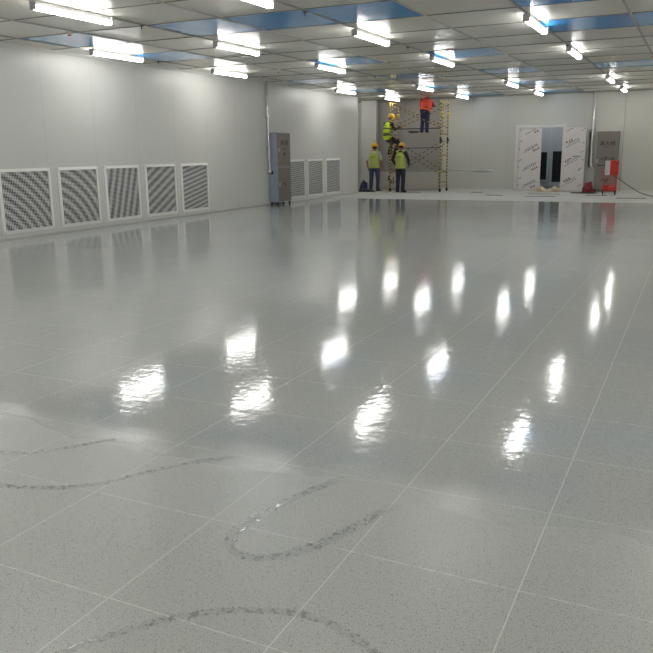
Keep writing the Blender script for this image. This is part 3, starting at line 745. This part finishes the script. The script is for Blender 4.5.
def person(name, label, loc, rz, J, shirt, trousers, vest, helmet, sleeve=1., stripes=None, back_mark=None):
    t = thing(name, label, 'person', loc, rz)
    g = {k: V(v) for k, v in J.items()}
    X_ = V((1, 0, 0))
    up = (g['head'] - g['neck']).normalized()
    side = (g['shR'] - g['shL']).normalized(); fwd = up.cross(side).normalized()
    if 'look' in g: fwd = (g['look'] - up * g['look'].dot(up)).normalized()
    sd = fwd.cross(up).normalized()
    HM = Matrix((sd, fwd, up)).transposed().to_4x4()
    hc = g['head']
    # ---- body: one continuous surface
    b = MB()
    spine = [g['pelvis'] + (g['pelvis'] - g['waist']) * .35, g['pelvis'], g['waist'], g['chest'], g['neck'] - (g['neck'] - g['chest']) * .28]
    b.tube(spine, [(.1, .08), (.15, .1), (.125, .088), (.155, .1), (.09, .065)], 18, side=side)
    b.limb([g['neck'] - (g['neck'] - g['chest']) * .35, g['neck'], hc - up * .03], [.06, .052, .05])
    for s in 'LR':
        b.limb([g['chest'].lerp(g['sh' + s], .5), g['sh' + s], g['el' + s], g['wr' + s]], [.06, .052, .038, .026])
        b.limb([g['pelvis'].lerp(g['hip' + s], .6), g['hip' + s], g['kn' + s], g['an' + s]], [.085, .082, .055, .036])
        fd = V(J.get('foot' + s, (0, 1, 0))).normalized()
        b.limb([g['an' + s] - V((0, 0, .03)), g['an' + s] - V((0, 0, .045)) + fd * .12], [.036, .03])
        hd = (g['wr' + s] - g['el' + s]).normalized(); hd = V(J['hd' + s]).normalized() if 'hd' + s in J else hd
        ps = hd.cross(fwd).normalized() if abs(hd.dot(fwd)) < .9 else hd.cross(up).normalized()
        pw = hd.cross(ps).normalized()
        b.tube([g['wr' + s], g['wr' + s] + hd * .03, g['wr' + s] + hd * .085], [(.024, .02), (.016, .036), (.014, .04)], 12, side=ps)
    # head: skull, jaw, nose, brow, ears, neck
    b.ball(hc + up * .02, (.075, .094, .1), mat=HM.to_3x3()); b.ball(hc + fwd * .03 - up * .055, (.055, .055, .055), mat=HM.to_3x3())
    b.tube([hc + fwd * .09 + up * .02, hc + fwd * .108 - up * .02, hc + fwd * .09 - up * .026], [.01, .016, .012], 8)
    for k in (-1, 1):
        b.ball(hc + sd * k * .078 - up * .005, (.012, .02, .032), mat=HM.to_3x3()); b.ball(hc + sd * k * .032 + fwd * .083 + up * .03, (.022, .012, .008), mat=HM.to_3x3())
    body = remesh(b, 'body', [SKIN], .011, t, 2)
    e = MB()
    for k in (-1, 1):
        e.ball(hc + sd * k * .032 + fwd * .084 + up * .012, (.013, .008, .008), 1, 10, 8, HM.to_3x3()); e.ball(hc + sd * k * .032 + fwd * .0925 + up * .012, .004, 2, 8, 6)
    e.ball(hc + fwd * .088 - up * .052, (.022, .008, .007), 3, 10, 8, HM.to_3x3())
    for s in 'LR':      # fingers: short curled chains rooted in the palm
        hd = (g['wr' + s] - g['el' + s]).normalized(); hd = V(J['hd' + s]).normalized() if 'hd' + s in J else hd
        ps = hd.cross(fwd).normalized() if abs(hd.dot(fwd)) < .9 else hd.cross(up).normalized()
        pw = hd.cross(ps).normalized(); cu = ps * (1 if s == 'L' else -1)
        if cu.dot(g['pelvis'] - g['wr' + s]) < 0: cu = -cu
        base = g['wr' + s] + hd * .075
        for k, ln in enumerate((.066, .076, .07, .056)):
            o_ = base + pw * (-.03 + .02 * k)
            e.tube([o_, o_ + hd * ln * .5 + cu * .004, o_ + hd * ln * .85 + cu * .018, o_ + hd * ln * .95 + cu * .036], [.0095, .009, .008, .006], 8)
        o_ = g['wr' + s] + hd * .03 - pw * .028
        e.tube([o_, o_ - pw * .022 + hd * .025 + cu * .008, o_ - pw * .026 + hd * .052 + cu * .022], [.012, .0105, .008], 8)
    join_mesh(body, e, [SKIN, EYE, HAIR, LIP])
    # ---- shirt
    sh = MB()
    sh.tube([g['pelvis'] + (g['pelvis'] - g['waist']) * .1, g['pelvis'], g['waist'], g['chest'], g['neck'] - (g['neck'] - g['chest']) * .2, g['neck']],
            [(.165, .118), (.168, .12), (.148, .11), (.175, .122), (.115, .085), (.062, .062)], 20, side=side)
    for s in 'LR':
        a, c_, e_ = g['sh' + s], g['el' + s], g['wr' + s]
        pts = [g['chest'].lerp(a, .45), a, a.lerp(c_, .5), c_] + ([c_.lerp(e_, .5), c_.lerp(e_, .96)] if sleeve > .6 else [])
        if sleeve <= .6: pts = [g['chest'].lerp(a, .45), a, a.lerp(c_, .5), a.lerp(c_, .85)]
        sh.limb(pts, [.075, .072, .062, .054, .048, .038][:len(pts)])
    remesh(sh, 'shirt', [shirt], .013, t, 4)
    # ---- trousers
    tr = MB()
    tr.tube([g['pelvis'] + (g['waist'] - g['pelvis']) * .35, g['pelvis'], g['pelvis'] + (g['pelvis'] - g['waist']) * .4], [(.152, .112), (.172, .125), (.13, .11)], 20, side=side)
    for s in 'LR':
        h_, k_, a_ = g['hip' + s], g['kn' + s], g['an' + s]
        tr.limb([g['pelvis'].lerp(h_, .6), h_, h_.lerp(k_, .5), k_, k_.lerp(a_, .5), a_ - (a_ - k_).normalized() * -.01], [.1, .102, .088, .072, .068, .064])
    remesh(tr, 'trousers', [trousers], .014, t, 3)
    for s in 'LR':
        fd = V(J.get('foot' + s, (0, 1, 0))).normalized(); a_ = g['an' + s]; z = V((0, 0, 1)); lat = fd.cross(z)
        bt = MB().tube([a_ + z * .03 - fd * .01, a_ - z * .03 - fd * .012, a_ - z * .055 + fd * .02], [.05, .05, .045], 12)
        bt.tube([a_ - z * .04 - fd * .055, a_ - z * .036 + fd * .03, a_ - z * .04 + fd * .11, a_ - z * .048 + fd * .17], [(.04, .042), (.05, .046), (.052, .04), (.036, .028)], 14, side=lat)
        bb = remesh(bt, 'boot', [BOOT], .01, t, 3)
        MB().tube([a_ - z * .07 - fd * .085, a_ - z * .07 + fd * .05, a_ - z * .07 + fd * .2], [(.036, .01), (.046, .01), (.036, .01)], 12, side=lat).build('sole', M['black'], bb)
    # ---- vest, sleeveless, with bands
    if vest:
        vm, bandm = vest
        ve = MB(); N = 28; rings = []
        ks = [g['pelvis'] + (g['pelvis'] - g['waist']) * .35, g['pelvis'], g['waist'], g['waist'].lerp(g['chest'], .5), g['chest'], g['chest'].lerp(g['neck'], .45), g['chest'].lerp(g['neck'], .74)]
        rd = [(.195, .15), (.19, .142), (.176, .134), (.184, .14), (.192, .142), (.165, .122), (.1, .09)]
        fine = []; fr2 = []
        for i in range(len(ks) - 1):
            for q in range(4):
                u = q / 4; fine.append(ks[i].lerp(ks[i + 1], u)); fr2.append((rd[i][0] * (1 - u) + rd[i + 1][0] * u, rd[i][1] * (1 - u) + rd[i + 1][1] * u))
        fine.append(ks[-1]); fr2.append(rd[-1])
        st_ = stripes or (5, 10)
        ve.tube(fine, fr2, N, side=side, cap=False, mfun=lambda i: 1 if i in st_ else 0)
        # shoulder straps
        for s in 'LR':
            ve.tube([g['chest'].lerp(g['neck'], .3) + (g['sh' + s] - g['chest'].lerp(g['neck'], .7)) * .45, g['sh' + s].lerp(g['neck'], .35) + up * .012, g['neck'].lerp(g['sh' + s], .35)], [(.07, .08), (.055, .085), (.04, .06)], 12)
        vo = ve.build('vest', [vm, bandm], t)
        if back_mark:
            bdir = -(side.cross((g['neck'] - g['chest']).normalized()).normalized() * -1)
            bdir = bdir if bdir.y < 0 else -bdir
            cpos = g['waist'].lerp(g['chest'], .95) + bdir * .148
            spn = (g['neck'] - g['waist']).normalized()
            mm = Matrix((side, -bdir, spn)).transposed().to_4x4()
            q = MB()
            rr = random.Random(2)
            for k in range(4):
                for _ in range(4):
                    w_, h_ = (.03, .009) if rr.random() < .5 else (.009, .035)
                    cx = -.06 + .04 * k + rr.uniform(-.008, .008); cz = rr.uniform(-.014, .014)
                    q.box((cx - w_ / 2, -.004, cz - h_ / 2), (cx + w_ / 2, .012, cz + h_ / 2), mat=Matrix.Translation(cpos) @ mm)
            q.build('back_print', back_mark, vo)
    # ---- hair and helmet
    if helmet:
        hr = MB().ball(hc + up * .025 - fwd * .012, (.081, .095, .098), 0, 20, 14, HM.to_3x3())
        hm = bmesh.new(); hob = hr.mesh('hair', [HAIR]); hm.from_mesh(hob)
        dl = [v for v in hm.verts if (v.co - hc).dot(fwd) > .045 or (v.co - hc).dot(up) < -.045]
        bmesh.ops.delete(hm, geom=dl, context='VERTS'); hm.to_mesh(hob); hm.free()
        ho = bpy.data.objects.new('hair', hob); COL.objects.link(ho); ho.parent = t
        hl = MB(); base = hc + up * .045; prof = [(1.0, 0), (1.0, .03), (.95, .065), (.8, .1), (.55, .122), (.25, .132), (.02, .134)]
        hl.tube([base + up * z for _, z in prof], [(.112 * k, .13 * k) for k, _ in prof], 24, side=sd, cap=True)
        hl.tube([base + up * -.004, base + up * .008], [(.122, .142), (.118, .138)], 24, side=sd)
        ho2 = hl.build('helmet', helmet, t)
        br = MB().tube([base + fwd * .1 + up * .004, base + fwd * .14 - up * .004, base + fwd * .175 - up * .012], [(.09, .007), (.075, .006), (.04, .004)], 14, side=sd)
        br.build('peak', helmet, ho2)
        rg = MB().tube([base - fwd * .12 + up * .04, base - fwd * .09 + up * .1, base + up * .139, base + fwd * .09 + up * .1, base + fwd * .12 + up * .04], [(.016, .008)] * 5, 8, side=sd)
        rg.build('ridge', helmet, ho2)
    return t
def stand(dx=0., spread=.12, el=.27, wr=.27, arms_fwd=.08, elz=1.08, wrz=.84):
    return dict(pelvis=(dx, 0, .88), waist=(dx, -.01, 1.03), chest=(dx, 0, 1.22), neck=(dx, .0, 1.41), head=(dx, .02, 1.52),
                shL=(dx - .185, 0, 1.34), shR=(dx + .185, 0, 1.34), elL=(dx - el, -.03, elz), elR=(dx + el, -.03, elz), wrL=(dx - wr, arms_fwd, wrz), wrR=(dx + wr, arms_fwd, wrz),
                hipL=(dx - .09, 0, .84), hipR=(dx + .09, 0, .84), knL=(dx - spread * .95, .02, .46), knR=(dx + spread * .95, .02, .46),
                anL=(dx - spread, -.02, .082), anR=(dx + spread, -.02, .082), footL=(-.25, 1, 0), footR=(.25, 1, 0))
LIME = fabric('lime_vest', (176, 188, 92)); BAND = simple('reflective_band', (172, 172, 128), .5, .1)
BRIGHT = fabric('bright_lime_vest', (184, 212, 44)); DBAND = simple('dark_band', (74, 88, 44), .6)
GREENP = simple('green_print', (88, 128, 42), .7)
JEANS = fabric('blue_jeans', (62, 70, 98)); NAVY = fabric('navy_trousers', (38, 42, 58)); WHT = fabric('white_shirt', (196, 192, 184)); BLK = fabric('black_shirt', (38, 38, 42))
BLUE = fabric('navy_blue_trousers', (40, 46, 76)); ORG = fabric('orange_red_vest', (214, 74, 54)); OBAND = simple('dark_orange_band', (116, 44, 40), .6); DKT = fabric('dark_work_trousers', (52, 44, 42))
person('person', 'worker in yellow helmet, lime vest, white sleeves and blue jeans standing left of the scaffold', (-10.52, 25.75, 0), R(4), stand(0, .13), WHT, JEANS, (LIME, BAND), HELM, .5, (), GREENP)
j = stand(0, .1, .3, .25, .16, 1.12, .93); j['head'] = (.01, .04, 1.52)
person('person', 'worker in yellow helmet, lime vest, black sleeves and navy trousers standing before the scaffold', (-9.33, 25.22, 0), R(-4), j, BLK, NAVY, (LIME, BAND), HELM, 1., (), GREENP)
# climbing worker, outside the left end frame; local frame: x to his right, y forward
J3 = dict(pelvis=(0, -.02, .6), waist=(0, -.06, .76), chest=(.0, -.02, .96), neck=(.0, .05, 1.13), head=(.0, .1, 1.235),
          shL=(-.185, 0, 1.06), shR=(.185, .0, 1.06), elL=(-.33, .14, .92), elR=(.27, .1, .86), wrL=(-.36, .36, 1.02), wrR=(.2, .34, .95),
          hipL=(-.09, 0, .57), hipR=(.09, 0, .57), knL=(-.2, .3, .42), knR=(.3, .25, .38), anL=(-.14, .15, .08), anR=(.2, .13, .08),
          footL=(-.2, 1, 0), footR=(.3, 1, 0), hdL=(0, .8, .5), hdR=(0, .8, .5), look=(.1, 1, .1))
person('person', 'worker in yellow helmet and bright lime banded vest climbing the left end of the scaffold', (-10.03, 25.86, 1.28), R(-32), J3, BLK, DKT, (BRIGHT, DBAND), HELM, 1., (6, 7, 12, 13), GREENP)
# stooping worker in orange, head forward under the ceiling
J4 = dict(pelvis=(.01, -.04, .76), waist=(.04, .02, .88), chest=(.03, .12, 1.0), neck=(-.02, .24, 1.09), head=(-.06, .35, 1.085),
          shL=(-.14, .18, 1.07), shR=(.17, .2, 1.01), elL=(-.2, .3, .88), elR=(.19, .42, .92), wrL=(-.24, .34, 1.06), wrR=(.08, .58, .98),
          hipL=(-.08, -.02, .74), hipR=(.08, -.02, .74), knL=(-.09, .05, .42), knR=(.08, .04, .42), anL=(-.1, -.01, .082), anR=(.07, .01, .082),
          footL=(-.15, 1, 0), footR=(.15, 1, 0), hdL=(0, .3, 1), hdR=(0, .2, 1), look=(0, 1, .25))
person('person', 'stooping worker in orange red vest and navy trousers on the scaffold platform', (-8.69, 25.86, 2.006), R(6), J4, fabric('red_shirt', (150, 46, 40)), BLUE, (ORG, OBAND), HELR, 1., (5, 12, 17), None)

# ------------------------------------------------------------------ world, camera, view
wd = bpy.data.worlds.new('world'); sc.world = wd; wd.use_nodes = True
wd.node_tree.nodes['Background'].inputs[0].default_value = (.5, .52, .55, 1); wd.node_tree.nodes['Background'].inputs[1].default_value = .2
cam = bpy.data.cameras.new('camera'); co = bpy.data.objects.new('camera', cam); COL.objects.link(co); sc.camera = co
cam.sensor_width = 36; cam.lens = 756.64 / 653 * 36; cam.clip_start = .05; cam.clip_end = 200
yaw, pitch, roll = .452282, .227028, -.0121774
cy, sy, cp, sp_ = math.cos(yaw), math.sin(yaw), math.cos(pitch), math.sin(pitch)
fw = V((-sy * cp, cy * cp, -sp_)); rt = V((cy, sy, 0)); up = rt.cross(fw)
r_ = rt * math.cos(roll) + up * math.sin(roll); u_ = -rt * math.sin(roll) + up * math.cos(roll)
co.matrix_world = Matrix.Translation((0, 0, 1.4134)) @ Matrix((r_, u_, -fw)).transposed().to_4x4()
sc.view_settings.view_transform = 'Standard'; sc.view_settings.look = 'None'; sc.view_settings.gamma = 1.; sc.view_settings.use_curve_mapping = False
sc.view_settings.exposure = 1.1
cy_ = sc.cycles
cy_.max_bounces = 10; cy_.diffuse_bounces = 6; cy_.glossy_bounces = 5; cy_.transparent_max_bounces = 8; cy_.use_denoising = True
try: cy_.use_light_tree = True
except Exception: pass
